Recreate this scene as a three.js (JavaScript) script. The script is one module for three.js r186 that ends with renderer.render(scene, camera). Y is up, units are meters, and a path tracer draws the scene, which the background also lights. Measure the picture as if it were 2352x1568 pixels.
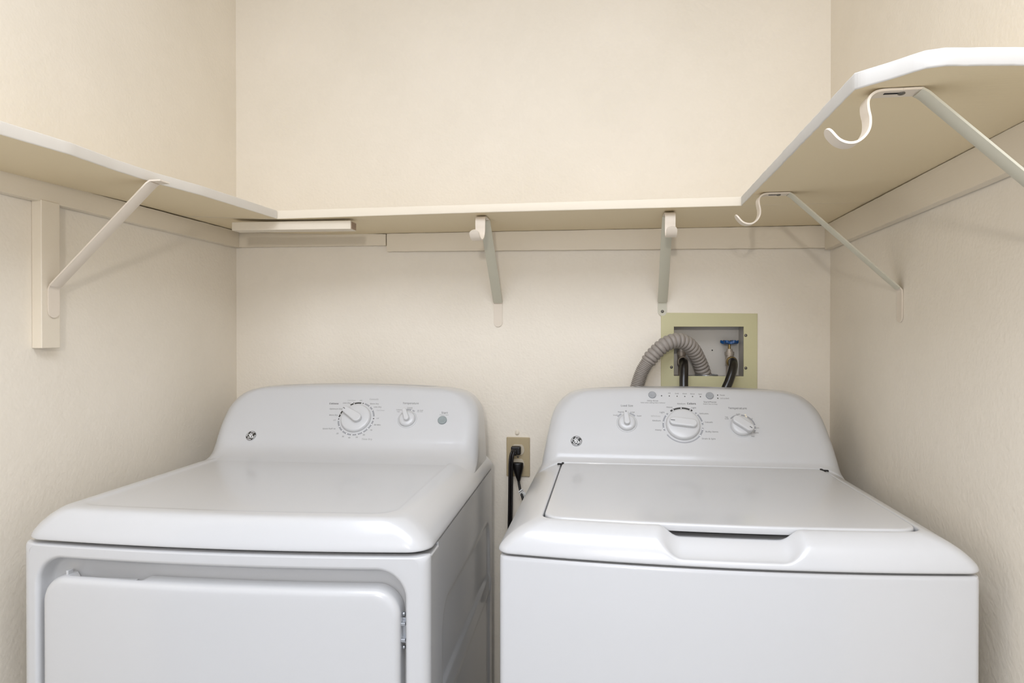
import * as THREE from 'three';
import { mergeGeometries, mergeVertices, toCreasedNormals } from 'three/addons/utils/BufferGeometryUtils.js';
import { RoundedBoxGeometry } from 'three/addons/geometries/RoundedBoxGeometry.js';
import { RectAreaLightUniformsLib } from 'three/addons/lights/RectAreaLightUniformsLib.js';

// ------------------------------------------------------------------ camera, exposure, large lights
const scene = new THREE.Scene();
scene.background = new THREE.Color(0x000000);
const camera = new THREE.PerspectiveCamera(53.13, 2352 / 1568, 0.05, 30);
camera.rotation.order = 'YXZ';
camera.position.set(0, 1.2, 1.82);
camera.rotation.set(THREE.MathUtils.degToRad(-0.33), THREE.MathUtils.degToRad(7.84), 0);
scene.add(camera);
const renderer = new THREE.WebGLRenderer({ antialias: true });
renderer.toneMapping = THREE.LinearToneMapping;
renderer.toneMappingExposure = 1.02;
renderer.shadowMap.enabled = true;
RectAreaLightUniformsLib.init();

const FLASH = { pos: [-0.06, 1.49, 2.45], r: 0.04, power: 1.5 };
const HALL = { pos: [0.0, 2.405, 2.0], size: 1.5, power: 4.3 };

// ------------------------------------------------------------------ helpers
const { PI, sin, cos, min, max, abs, sqrt, hypot } = Math;
const lerp = (a, b, t) => a + (b - a) * t, D2R = PI / 180;
const sstep = (a, b, x) => { const t = min(1, max(0, (x - a) / (b - a))); return t * t * (3 - 2 * t); };
const smin = (a, b, k) => { const h = max(0, k - abs(a - b)) / k; return min(a, b) - h * h * k / 4; };
function rng(seed) { let s = seed >>> 0; return () => { s = (s + 0x6D2B79F5) >>> 0; let t = Math.imul(s ^ (s >>> 15), 1 | s); t = (t + Math.imul(t ^ (t >>> 7), 61 | t)) ^ t; return ((t ^ (t >>> 14)) >>> 0) / 4294967296; }; }
const used = {};
function numbered(name) { const n = used[name] = (used[name] ?? -1) + 1; return n ? name + '_' + String(n).padStart(3, '0') : name; }
function thing(name, label, category, pos = [0, 0, 0], turn = 0, group) {
  const o = new THREE.Group(); o.name = numbered(name); o.position.set(...pos); o.rotation.y = turn;
  o.userData = { label, category }; if (group) o.userData.group = group;
  scene.add(o); return o;
}
function part(name, geo, mat, parent, label) {
  const m = new THREE.Mesh(geo, mat); m.name = name; m.castShadow = m.receiveShadow = true;
  if (label) m.userData.label = label;
  parent.add(m); return m;
}
function structure(name, geo, mat) { const m = part(name, geo, mat, scene); m.userData.kind = 'structure'; return m; }
// three's toCreasedNormals welds at 1/100 unit: work in millimetres so that only true neighbours are joined
function creased(g, a) { g.scale(1000, 1000, 1000); const c = toCreasedNormals(g, a); return c.scale(0.001, 0.001, 0.001); }
function orient(g) { // make the winding face outwards
  const p = g.attributes.position, ix = g.index.array; let v = 0;
  const a = new THREE.Vector3(), b = new THREE.Vector3(), c = new THREE.Vector3(), o = new THREE.Vector3().fromBufferAttribute(p, 0);
  for (let i = 0; i < ix.length; i += 3) {
    a.fromBufferAttribute(p, ix[i]).sub(o); b.fromBufferAttribute(p, ix[i + 1]).sub(o); c.fromBufferAttribute(p, ix[i + 2]).sub(o);
    v += a.dot(b.cross(c));
  }
  if (v < 0) for (let i = 0; i < ix.length; i += 3) { const t = ix[i]; ix[i] = ix[i + 1]; ix[i + 1] = t; }
  return g;
}
// rings: arrays of [x,y,z] with equal counts, closed loops. capS / capE: fan caps
function loft(rings, { capS = true, capE = true, crease = 0.6, uv = null, closed = true } = {}) {
  const n = rings[0].length, pos = [], idx = [];
  for (const r of rings) for (const q of r) pos.push(q[0], q[1], q[2]);
  for (let i = 0; i + 1 < rings.length; i++) for (let j = 0; j < (closed ? n : n - 1); j++) {
    const a = i * n + j, b = i * n + (j + 1) % n, c = a + n, d = b + n;
    idx.push(a, b, d, a, d, c);
  }
  const cap = (k, flip) => {
    const r = rings[k]; let cx = 0, cy = 0, cz = 0;
    for (const q of r) { cx += q[0]; cy += q[1]; cz += q[2]; }
    const ci = pos.length / 3; pos.push(cx / n, cy / n, cz / n);
    for (let j = 0; j < n; j++) { const a = k * n + j, b = k * n + (j + 1) % n; flip ? idx.push(ci, b, a) : idx.push(ci, a, b); }
  };
  if (capS) cap(0, true);
  if (capE) cap(rings.length - 1, false);
  let g = new THREE.BufferGeometry();
  g.setAttribute('position', new THREE.Float32BufferAttribute(pos, 3));
  g.setIndex(idx); orient(g);
  if (uv) { const u = []; for (let i = 0; i < pos.length; i += 3) { const q = uv(pos[i], pos[i + 1], pos[i + 2], i / 3); u.push(q[0], q[1]); } g.setAttribute('uv', new THREE.Float32BufferAttribute(u, 2)); }
  return creased(g, crease);
}
// rounded rectangle, constant count; r = radius or [r(x0,y0), r(x1,y0), r(x1,y1), r(x0,y1)]
function ringRR(x0, x1, y0, y1, r, nx = 56, ny = 24, nc = 9) {
  const rr = Array.isArray(r) ? r.slice() : [r, r, r, r], lim = max(1e-5, min(x1 - x0, y1 - y0) / 2);
  for (let i = 0; i < 4; i++) rr[i] = min(rr[i], lim * 0.999);
  const out = [], c = [[x0 + rr[0], y0 + rr[0], PI, rr[0]], [x1 - rr[1], y0 + rr[1], 1.5 * PI, rr[1]], [x1 - rr[2], y1 - rr[2], 0, rr[2]], [x0 + rr[3], y1 - rr[3], 0.5 * PI, rr[3]]];
  for (let k = 0; k < 4; k++) {
    const [cx, cy, a0, q] = c[k];
    for (let i = 0; i <= nc; i++) { const a = a0 + (i / nc) * PI / 2; out.push([cx + q * cos(a), cy + q * sin(a)]); }
    const [ex, ey, ea, er] = c[(k + 1) % 4], p = out[out.length - 1], e = [ex + er * cos(ea), ey + er * sin(ea)], n = k % 2 ? ny : nx;
    for (let i = 1; i < n; i++) out.push([lerp(p[0], e[0], i / n), lerp(p[1], e[1], i / n)]);
  }
  return out;
}
function spline(rows, n) { // resample rows of numbers with a monotone-ish Catmull-Rom
  const out = [], m = rows.length - 1, k = rows[0].length;
  for (let i = 0; i <= n; i++) {
    const t = i / n * m, a = min(m - 1, Math.floor(t)), u = t - a, row = [];
    for (let j = 0; j < k; j++) {
      const p1 = rows[a][j], p2 = rows[a + 1][j];
      let m1 = a > 0 ? (p2 - rows[a - 1][j]) / 2 : p2 - p1, m2 = a + 2 <= m ? (rows[a + 2][j] - p1) / 2 : p2 - p1;
      const d = p2 - p1; if (d === 0) m1 = m2 = 0; else { if (m1 / d < 0) m1 = 0; if (m2 / d < 0) m2 = 0; if (m1 / d > 3) m1 = 3 * d; if (m2 / d > 3) m2 = 3 * d; }
      const u2 = u * u, u3 = u2 * u;
      row.push((2 * u3 - 3 * u2 + 1) * p1 + (u3 - 2 * u2 + u) * m1 + (-2 * u3 + 3 * u2) * p2 + (u3 - u2) * m2);
    }
    out.push(row);
  }
  return out;
}
const curve = (pts, t = 0.5) => new THREE.CatmullRomCurve3(pts.map((p) => new THREE.Vector3(...p)), false, 'catmullrom', t);
const tube = (pts, r, n = 60, k = 14) => new THREE.TubeGeometry(curve(pts), n, r, k, false);
// a tube whose radius follows a function of the arc length, ends closed
function ribbed(pts, radius, n, k = 28) {
  const c = curve(pts), L = c.getLength(), f = c.computeFrenetFrames(n, false), rings = [];
  for (let i = 0; i <= n; i++) {
    const p = c.getPointAt(i / n), r = radius(i / n * L, L), ring = [];
    for (let j = 0; j < k; j++) { const a = j / k * 2 * PI, x = cos(a) * r, y = sin(a) * r; ring.push([p.x + f.normals[i].x * x + f.binormals[i].x * y, p.y + f.normals[i].y * x + f.binormals[i].y * y, p.z + f.normals[i].z * x + f.binormals[i].z * y]); }
    rings.push(ring);
  }
  return loft(rings, { crease: 1.2 });
}
const lathe = (pts, n = 48) => { const g = new THREE.LatheGeometry(pts.map((p) => new THREE.Vector2(p[0], p[1])), n); return g; };
const latheZ = (pts, n = 48) => lathe(pts, n).rotateX(PI / 2); // axis along +z (lathe y -> z)
const rbox = (w, h, d, r = 0.002, x = 0, y = 0, z = 0) => new RoundedBoxGeometry(w, h, d, 3, min(r, w / 2.01, h / 2.01, d / 2.01)).translate(x, y, z);
function metricUV(g, s = 1) { // box projection in metres
  if (g.index) g = g.toNonIndexed();
  g.computeVertexNormals();
  const p = g.attributes.position, n = g.attributes.normal, u = new Float32Array(p.count * 2);
  for (let i = 0; i < p.count; i++) {
    const ax = abs(n.getX(i)), ay = abs(n.getY(i)), az = abs(n.getZ(i));
    const [a, b] = ax > ay && ax > az ? [p.getZ(i), p.getY(i)] : ay > az ? [p.getX(i), p.getZ(i)] : [p.getX(i), p.getY(i)];
    u[2 * i] = a / s; u[2 * i + 1] = b / s;
  }
  g.setAttribute('uv', new THREE.BufferAttribute(u, 2)); return g;
}
const slab = (x0, x1, y0, y1, z0, z1) => metricUV(new THREE.BoxGeometry(x1 - x0, y1 - y0, z1 - z0).translate((x0 + x1) / 2, (y0 + y1) / 2, (z0 + z1) / 2));

// ------------------------------------------------------------------ procedural textures
function tileNoise(N, seed, octaves) { // tiling value noise, values about 0..1
  const R = rng(seed), out = new Float32Array(N * N); let tot = 0;
  for (const [cells, amp] of octaves) {
    const g = new Float32Array(cells * cells).map(() => R()); tot += amp;
    for (let y = 0; y < N; y++) for (let x = 0; x < N; x++) {
      const fx = x / N * cells, fy = y / N * cells, ix = Math.floor(fx), iy = Math.floor(fy), tx = fx - ix, ty = fy - iy;
      const sx = tx * tx * (3 - 2 * tx), sy = ty * ty * (3 - 2 * ty), X = (ix + 1) % cells, Y = (iy + 1) % cells;
      out[y * N + x] += amp * lerp(lerp(g[iy * cells + ix], g[iy * cells + X], sx), lerp(g[Y * cells + ix], g[Y * cells + X], sx), sy);
    }
  }
  return out.map((v) => v / tot);
}
function dataTex(N, fn, srgb = false) {
  const d = new Uint8Array(N * N * 4);
  for (let i = 0; i < N * N; i++) { const c = fn(i); d[4 * i] = c[0]; d[4 * i + 1] = c[1]; d[4 * i + 2] = c[2]; d[4 * i + 3] = 255; }
  const t = new THREE.DataTexture(d, N, N); t.wrapS = t.wrapT = THREE.RepeatWrapping; t.magFilter = THREE.LinearFilter; t.minFilter = THREE.LinearMipmapLinearFilter; t.generateMipmaps = true;
  if (srgb) t.colorSpace = THREE.SRGBColorSpace; t.needsUpdate = true; return t;
}
const nWall = tileNoise(1024, 7, [[6, 0.7], [22, 0.5], [80, 0.5], [150, 0.55], [300, 0.18]]);
const wallBump = dataTex(1024, (i) => { const v = max(0, min(255, 255 * (nWall[i] * 1.6 - 0.3))); return [v, v, v]; });
wallBump.repeat.set(1 / 0.62, 1 / 0.62);
const nMot = tileNoise(512, 19, [[4, 1], [9, 0.6], [31, 0.35], [120, 0.2]]);
const wallMap = dataTex(512, (i) => { const k = (nMot[i] - 0.5) * 9; return [242 + k, 233 + k, 217 + k * 1.1]; }, true);
wallMap.repeat.set(1 / 0.9, 1 / 0.9);
const nBrush = (() => { const a = tileNoise(512, 23, [[8, 0.5], [64, 0.5], [256, 0.5]]); return a; })();
const paintBump = dataTex(512, (i) => { const x = i % 512, y = (i / 512) | 0, v = 255 * nBrush[((y * 1) % 512) * 512 + ((x / 6) | 0)]; return [v, v, v]; });
paintBump.repeat.set(2.5, 6);

// ------------------------------------------------------------------ materials
const std = (o) => new THREE.MeshStandardMaterial(o), phy = (o) => new THREE.MeshPhysicalMaterial(o);
const M = {
  wall: std({ map: wallMap, bumpMap: wallBump, bumpScale: 0.0006, roughness: 0.5 }),
  ceiling: std({ color: 0xecebe8, roughness: 0.9 }),
  hallWall: std({ color: 0xe2e4e8, roughness: 0.8 }),
  floor: std({ color: 0xb4b3b1, roughness: 0.6 }),
  shelfEdge: std({ color: 0xd9d2c6, roughness: 0.5, bumpMap: paintBump, bumpScale: 0.00012 }),
  shelfEdgeWhite: std({ color: 0xd0cdc7, roughness: 0.5, bumpMap: paintBump, bumpScale: 0.0002 }),
  shelf: std({ color: 0xebdab6, roughness: 0.45, bumpMap: paintBump, bumpScale: 0.00018 }),
  trim: std({ color: 0xeadfcb, roughness: 0.45, bumpMap: paintBump, bumpScale: 0.00015 }),
  bracket: std({ color: 0xe8dccb, roughness: 0.4 }),
  bracketMetal: std({ color: 0xd0ccb9, roughness: 0.42 }),
  white: phy({ color: 0xcbcbcb, roughness: 0.3, clearcoat: 0.5, clearcoatRoughness: 0.1 }),
  whiteSteel: phy({ color: 0xcbcbcb, roughness: 0.3, clearcoat: 0.6, clearcoatRoughness: 0.12 }),
  whiteRecess: phy({ color: 0xcbcbcb, roughness: 0.35, clearcoat: 0.2 }),
  knob: phy({ color: 0xcecece, roughness: 0.3, clearcoat: 0.3, clearcoatRoughness: 0.2 }),
  bezel: std({ color: 0xc6c6c6, roughness: 0.45 }),
  greyBtn: std({ color: 0x9a9c9e, roughness: 0.4 }),
  startBtn: std({ color: 0x8e9696, roughness: 0.45 }),
  mark: std({ color: 0x3b3b3c, roughness: 0.6 }),
  dark: std({ color: 0x1b1a19, roughness: 0.7 }),
  steel: std({ color: 0xb9bcc0, roughness: 0.28, metalness: 0.9 }),
  galv: std({ color: 0xc6c1b8, roughness: 0.45, metalness: 0.2 }),
  frameGreen: std({ color: 0xcfc99e, roughness: 0.5 }),
  screw: std({ color: 0x6d6a62, roughness: 0.4, metalness: 0.7 }),
  hoseGrey: std({ color: 0x9c948c, roughness: 0.5 }),
  black: phy({ color: 0x17130f, roughness: 0.28, clearcoat: 0.3 }),
  blackCord: phy({ color: 0x100c0b, roughness: 0.35 }),
  blue: phy({ color: 0x0d4c86, roughness: 0.32, clearcoat: 0.4 }),
  valve: std({ color: 0xb7ab9c, roughness: 0.5, metalness: 0.4 }),
  brass: std({ color: 0xa08a5c, roughness: 0.35, metalness: 0.8 }),
  plate: std({ color: 0xb6a582, roughness: 0.5 }),
  receptacle: std({ color: 0xc9bda6, roughness: 0.45 }),
  whiteTag: std({ color: 0xeceae6, roughness: 0.6 }),
  wood: std({ color: 0xa6907c, roughness: 0.8 }),
  lampBody: std({ color: 0x222222, roughness: 0.5 }),
};

// ------------------------------------------------------------------ room shell
const LW = -1.0428, RW = 0.5613, CH = 2.44, DEPTH = 1.32;
{
  const s = new THREE.Shape(); s.moveTo(LW - 0.1, -0.1); s.lineTo(RW + 0.1, -0.1); s.lineTo(RW + 0.1, CH + 0.1); s.lineTo(LW - 0.1, CH + 0.1); s.closePath();
  const h = new THREE.Path(); h.moveTo(0.170, 1.095); h.lineTo(0.170, 1.2335); h.lineTo(0.355, 1.2335); h.lineTo(0.355, 1.095); h.closePath(); s.holes.push(h);
  structure('wall_back', metricUV(new THREE.ExtrudeGeometry(s, { depth: 0.12, bevelEnabled: false }).translate(0, 0, -0.12)), M.wall);
  structure('wall_left', slab(LW - 0.1, LW, 0, CH, 0, DEPTH), M.wall);
  structure('wall_right', slab(RW, RW + 0.1, 0, CH, 0, DEPTH), M.wall);
  structure('wall_entry_left', slab(-2.0, LW - 0.1, 0, CH, DEPTH - 0.1, DEPTH), M.hallWall);
  structure('wall_entry_right', slab(RW + 0.1, 1.5, 0, CH, DEPTH - 0.1, DEPTH), M.hallWall);
  structure('wall_hall_left', slab(-2.1, -2.0, 0, CH, DEPTH - 0.1, 3.3), M.hallWall);
  structure('wall_hall_right', slab(1.5, 1.6, 0, CH, DEPTH - 0.1, 3.3), M.hallWall);
  structure('wall_hall_front', slab(-2.1, 1.6, 0, CH, 3.3, 3.4), M.hallWall);
  structure('ceiling', slab(-2.1, 1.6, CH, CH + 0.1, -0.12, 3.4), M.ceiling);
  structure('floor', slab(-2.1, 1.6, -0.1, 0, -0.12, 3.4), M.floor);
}

// ------------------------------------------------------------------ washer and dryer: shared builders
const TILT = 35 * D2R;
// top deck: profile rows (height above seam, inset at the sides, inset at the front)
function deckGeo({ hw, zf, zb, bow, y0, rows, n, rc, after = [], warp }) {
  const prof = spline(rows, n).concat(after), rings = [];
  for (const [h, s, f] of prof) {
    const r = ringRR(-hw + s, hw - s, zb + min(s * 0.3, 0.01), zf - f, [0.008, 0.008, rc, rc], 110, 44, 12);
    rings.push(r.map(([x, z]) => {
      const w = sstep(0, zf, z), zz = z + bow * (1 - (x / hw) ** 2) * w;
      let y = y0 + h; if (warp) y = warp(x, y, zz);
      return [x, y, zz];
    }));
  }
  return loft(rings, { crease: 0.75 });
}
// console: stacked horizontal slices (y, half width, front z), arched top
function consoleGeo({ rows, n, zb, rf, arch, ya, yb, deck }) {
  const drop = (x, y) => { // the foot of the console follows the shoulder of the deck down at the sides
    const inset = max(0, deck.hw - abs(x)), top = deck.rows[deck.rows.length - 1][0]; let h = top;
    for (let i = 1; i < deck.rows.length; i++) { const p = deck.rows[i - 1], q = deck.rows[i]; if (q[0] > p[0] && inset >= p[1] && inset <= q[1]) { h = lerp(p[0], q[0], (inset - p[1]) / max(1e-6, q[1] - p[1])); break; } }
    return (h - top) * sstep(deck.y1, deck.y0, y);
  };
  const prof = spline(rows, n), rings = [], nx = 70, ny = 8, nc = 10, perRing = 2 * (nx + ny) + 4 * 1 + 4 * (nc - 1);
  const isFront = [];
  for (const [y, w, f, b] of prof) {
    const r = ringRR(-w, w, b, f, [0.012, 0.012, rf, rf], nx, ny, nc);
    rings.push(r.map(([x, z]) => { const up = arch * (1 - (x / 0.29) ** 2) * sstep(ya, yb, y); return [x, y + up + drop(x, y), z - up * Math.tan(TILT) * max(0, min(1, (z - b) / (f - b)))]; }));
    for (const [, z] of r) isFront.push(z > f - rf * 0.9);
  }
  return loft(rings, { crease: 0.9, uv: (x, y, z, i) => [(x + 0.36) / 0.72, isFront[i] ? min(0.999, max(0.002, (y - 0.9) / 0.2)) : 0.002] });
}
function printTexture(draw) {
  const W = 2048, H = 694, c = document.createElement('canvas'); c.width = W; c.height = H;
  const g = c.getContext('2d'), k = W / 0.72;
  g.fillStyle = '#cbcbcb'; g.fillRect(0, 0, W, H);
  const X = (x) => (x + 0.36) * k, Y = (y) => H - (y - 0.9) / 0.2 * H;
  const api = {
    text(s, x, y, em, col = '#555', bold = false) { g.fillStyle = col; g.font = (bold ? 'bold ' : '') + (em * k).toFixed(1) + 'px sans-serif'; g.textAlign = 'center'; g.textBaseline = 'middle'; g.fillText(s, X(x), Y(y)); },
    arc(x, y, r, a0, a1, w, col) { g.strokeStyle = col; g.lineWidth = w * k; g.lineCap = 'butt'; g.beginPath(); g.arc(X(x), Y(y), r * k, (a0 - 90) * D2R, (a1 - 90) * D2R); g.stroke(); },
    dotOn(x, y, r, a, q, col) { g.fillStyle = col; g.beginPath(); g.arc(X(x) + r * k * sin(a * D2R), Y(y) - r * k * cos(a * D2R), q * k, 0, 2 * PI); g.fill(); },
    dot(x, y, q, col) { g.fillStyle = col; g.beginPath(); g.arc(X(x), Y(y), q * k, 0, 2 * PI); g.fill(); },
    line(x0, y0, x1, y1, w, col) { g.strokeStyle = col; g.lineWidth = w * k; g.beginPath(); g.moveTo(X(x0), Y(y0)); g.lineTo(X(x1), Y(y1)); g.stroke(); },
  };
  draw(api);
  const t = new THREE.CanvasTexture(c); t.colorSpace = THREE.SRGBColorSpace; t.anisotropy = 16; return t;
}
function badgeTexture() {
  const N = 256, c = document.createElement('canvas'); c.width = c.height = N; const g = c.getContext('2d');
  g.fillStyle = '#c9c9c9'; g.fillRect(0, 0, N, N);
  g.fillStyle = '#8d8d8d'; g.beginPath(); g.arc(128, 128, 125, 0, 2 * PI); g.fill();
  g.fillStyle = '#1c1b1a'; g.beginPath(); g.arc(128, 128, 119, 0, 2 * PI); g.fill();
  g.strokeStyle = '#efefef'; g.lineCap = 'round'; g.lineJoin = 'round';
  for (let q = 0; q < 4; q++) { // four swooshes round the rim
    g.save(); g.translate(128, 128); g.rotate(q * PI / 2); g.fillStyle = '#efefef';
    g.beginPath(); g.moveTo(-22, -104); g.bezierCurveTo(20, -116, 72, -98, 96, -58); g.bezierCurveTo(66, -90, 22, -98, -16, -88); g.bezierCurveTo(-26, -92, -28, -98, -22, -104); g.fill(); g.restore();
  }
  g.lineWidth = 13; // script G
  g.beginPath(); g.moveTo(58, 92); g.bezierCurveTo(70, 112, 92, 116, 108, 108); g.bezierCurveTo(128, 96, 128, 62, 108, 62); g.bezierCurveTo(88, 62, 84, 104, 106, 128); g.bezierCurveTo(124, 148, 118, 190, 88, 190); g.bezierCurveTo(58, 190, 56, 158, 84, 144); g.bezierCurveTo(104, 134, 120, 130, 134, 120); g.stroke();
  g.beginPath(); g.moveTo(178, 66); g.bezierCurveTo(160, 56, 138, 74, 142, 98); g.bezierCurveTo(146, 114, 164, 112, 168, 108); g.stroke(); // script E
  g.beginPath(); g.moveTo(166, 110); g.bezierCurveTo(134, 116, 120, 150, 134, 176); g.bezierCurveTo(150, 200, 196, 192, 196, 160); g.bezierCurveTo(196, 136, 164, 132, 160, 154); g.bezierCurveTo(158, 168, 176, 172, 180, 160); g.stroke();
  const t = new THREE.CanvasTexture(c); t.colorSpace = THREE.SRGBColorSpace; t.anisotropy = 16; return t;
}
M.badge = phy({ map: badgeTexture(), roughness: 0.3, clearcoat: 0.6 });
// put a mesh or geometry on the leaning console face: local z = face normal, local y = up the slope
function onFace(o, x, y, z0, y0) {
  o.position.set(x, y, z0 - (y - y0) * Math.tan(TILT)); o.rotation.set(-TILT, 0, 0); return o;
}
function badge(parent, x, y, z0, y0) {
  const r = 0.0128, g = latheZ([[0, 0.0022], [r - 0.0012, 0.0022], [r - 0.0003, 0.0018], [r, 0.0010], [r, -0.002]], 48);
  const p = g.attributes.position, u = g.attributes.uv;
  for (let i = 0; i < p.count; i++) u.setXY(i, 0.5 + p.getX(i) / r / 2, 0.5 + p.getY(i) / r / 2);
  onFace(part('logo_badge', g, M.badge, parent, 'round black and silver monogram badge'), x, y, z0, y0);
}
const ptShape = (pts) => { const s = new THREE.Shape(); pts.forEach((p, i) => i ? s.lineTo(...p) : s.moveTo(...p)); s.closePath(); return s; };
function capsule(w, y0, y1, r0, r1) { // a bar outline from y0 to y1 with end radii
  const pts = []; const add = (cy, r, a0, a1) => { for (let i = 0; i <= 12; i++) { const a = lerp(a0, a1, i / 12); pts.push([cos(a) * r, cy + sin(a) * r]); } };
  add(y0 + r0, r0, PI, 2 * PI); add(y1 - r1, r1, 0, PI);
  return ptShape(pts);
}
function bar(shape, depth, bev) { return new THREE.ExtrudeGeometry(shape, { depth: depth - bev, bevelEnabled: true, bevelThickness: bev, bevelSize: bev, bevelOffset: -bev, bevelSegments: 4, curveSegments: 12 }); }
// knob: skirt + grip bar (+ printed pointer line), turned clockwise by deg
function knob(parent, name, label, { x, y, z0, y0, r, h, grip, deg, line, bezel }) {
  if (bezel) onFace(part('knob_bezel', latheZ([[bezel, 0], [bezel - 0.0008, 0.0011], [r + 0.0014, 0.0018], [r + 0.0008, 0.0008], [r * 0.6, 0.0006]]), M.bezel, parent), x, y, z0, y0);
  const skirt = latheZ([[r + 0.0006, -0.001], [r + 0.0006, 0.0025], [r, 0.0045], [r - 0.0012, h * 0.8], [r - 0.004, h], [r * 0.55, h + 0.0004], [0, h + 0.0004]], 64);
  const k = onFace(part(name, skirt, M.knob, parent, label), x, y, z0, y0);
  const [w, a, b, gh, r0, r1] = grip;
  const gg = bar(capsule(w, a, b, r0, r1), gh, 0.0028).translate(0, 0, h - 0.001).rotateZ(-deg * D2R);
  part('grip', gg, M.knob, k);
  if (line) part('pointer_line', rbox(0.0014, line[1] - line[0], 0.0006, 0.0002, 0, (line[0] + line[1]) / 2, h + gh - 0.0009).rotateZ(-deg * D2R), M.mark, k, 'dark pointer line');
  return k;
}
function pushButton(parent, label, x, y, z0, y0, r, mat) {
  onFace(part('push_button', latheZ([[r, -0.001], [r, 0.0022], [r - 0.0008, 0.0031], [r * 0.7, 0.0028], [0, 0.0024]], 40), mat, parent, label), x, y, z0, y0);
}
// flat sheet with bowed front: rings between outlines in (x,y), z by function
function bowZ(x, hw, bow) { return bow * (1 - (x / hw) ** 2); }

// ------------------------------------------------------------------ dryer
{
  const dx = -0.008, HW = 0.3425, ZF = 0.3535, ZB = -0.35, BOW = 0.019, SEAM = 0.867;
  const t = thing('clothes_dryer', 'white front-loading dryer on the left, with square door, one big dial and start button', 'dryer', [-0.6128 + dx, 0, 0.456], 1.51 * D2R);
  // front panel wraps round the corners, with the door opening
  const hx0 = -0.310, hx1 = 0.305, hy0 = 0.20, hy1 = 0.8405, hr = 0.045, top = SEAM - 0.0035;
  const zAt = (x, z) => z + bowZ(x, HW, BOW);
  const rg = [];
  const add = (x0, x1, y0, y1, r, z) => rg.push(ringRR(x0, x1, y0, y1, r, 90, 60, 14).map(([x, y]) => [x, y, zAt(x, z)]));
  // flat lip behind, then round the outer edge, across the face and into the hole
  rg.push(ringRR(-HW, HW, 0.03, top - 0.003, 0.003, 90, 60, 14).map(([x, y]) => [x, y, ZF - 0.07]));
  rg.push(ringRR(-HW, HW, 0.03, top - 0.003, 0.003, 90, 60, 14).map(([x, y]) => [x, y, ZF - 0.0165 + bowZ(x, HW, BOW) * 0.2]));
  for (let i = 0; i <= 8; i++) { const a = i / 8 * PI / 2, q = 0.016 * (1 - sin(a)), p = 0.004 * (1 - sin(a)); add(-HW + (0.016 - 0.016 * cos(a)), HW - (0.016 - 0.016 * cos(a)), 0.03 + 0.004 - 0.004 * cos(a), top - (0.004 - 0.004 * cos(a)), 0.004 + 0.012 * (1 - cos(a)), ZF - q); }
  for (let i = 0; i <= 3; i++) { const a = i / 3, e = 0.007; add(lerp(-HW + 0.0165, hx0 - e, a), lerp(HW - 0.0165, hx1 + e, a), lerp(0.0345, hy0 - e, a), lerp(top - 0.0045, hy1 + e, a), lerp(0.01, hr + e, a), ZF); }
  for (let i = 1; i <= 8; i++) { const a = i / 8 * PI / 2, e = 0.007 * (1 - sin(a)); add(hx0 - e, hx1 + e, hy0 - e, hy1 + e, hr + e, ZF - 0.009 * (1 - cos(a))); }
  for (const [d, s] of [[0.016, 0.0005], [0.021, 0.002], [0.0265, 0.006], [0.030, 0.012], [0.032, 0.020], [0.0325, 0.034]]) add(hx0 + s * 0.35, hx1 - s * 0.35, hy0 + s, hy1 - s, max(0.02, hr - s), ZF - d);
  part('front_panel', loft(rg, { capS: false, capE: false, crease: 0.8 }), M.whiteSteel, t);
  // recess floor and cabinet body
  {
    const b = [];
    b.push(ringRR(hx0, hx1, hy0 + 0.03, hy1 - 0.03, 0.02, 90, 60, 14).map(([x, y]) => [x, y, zAt(x, ZF - 0.0325)]));
    b.push(ringRR(hx0 * 0.5, hx1 * 0.5, 0.35, 0.7, 0.02, 90, 60, 14).map(([x, y]) => [x, y, zAt(x, ZF - 0.034)]));
    part('door_recess', loft(b, { capS: false, crease: 0.8 }), M.whiteRecess, t);
  }
  // body: side panels with pressed recess
  const side = (sx) => {
    // grid in (z,y), pressed in by a smooth rounded-rectangle mask
    const zs = [], ys = []; const z0 = -0.345, z1 = ZF - 0.0715, y0 = 0.03, y1 = SEAM - 0.0015;
    for (let i = 0; i <= 120; i++) zs.push(lerp(z0, z1, i / 120)); for (let i = 0; i <= 120; i++) ys.push(lerp(y0, y1, i / 120));
    const box = (z, y, cz, cy, hz, hy, r) => { const qx = abs(z - cz) - hz + r, qy = abs(y - cy) - hy + r; return hypot(max(qx, 0), max(qy, 0)) + min(max(qx, qy), 0) - r; };
    const rings = ys.map((y) => zs.map((z) => {
      let d = -0.0045 * sstep(0.006, -0.006, box(z, y, -0.03, 0.40, 0.275, 0.345, 0.055));
      d += 0.004 * sstep(0.006, -0.006, box(z, y, -0.03, 0.585, 0.285, 0.026, 0.02));
      return [sx * (HW - 0.0012 + d), y, z];
    }));
    const n = zs.length; // make it a closed shell strip: add inner copies
    const full = rings.map((r) => r.concat(r.slice().reverse().map(([x, y, z]) => [sx * (HW - 0.03), y, z])));
    return loft(full, { crease: 0.7 });
  };
  part('side_panel', side(1), M.whiteSteel, t); part('side_panel', side(-1), M.whiteSteel, t);
  part('back_panel', rbox(2 * HW - 0.06, 0.83, 0.02, 0.003, 0, 0.447, -0.335), M.galv, t);
  part('base', rbox(2 * HW - 0.07, 0.02, 0.6, 0.003, 0, 0.042, -0.02), M.galv, t);
  for (const sx of [-1, 1]) for (const z of [-0.29, 0.25]) part('foot', lathe([[0, 0], [0.018, 0], [0.02, 0.006], [0.012, 0.012], [0.008, 0.034]], 20).translate(sx * 0.29, 0, z), M.dark, t);
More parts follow.
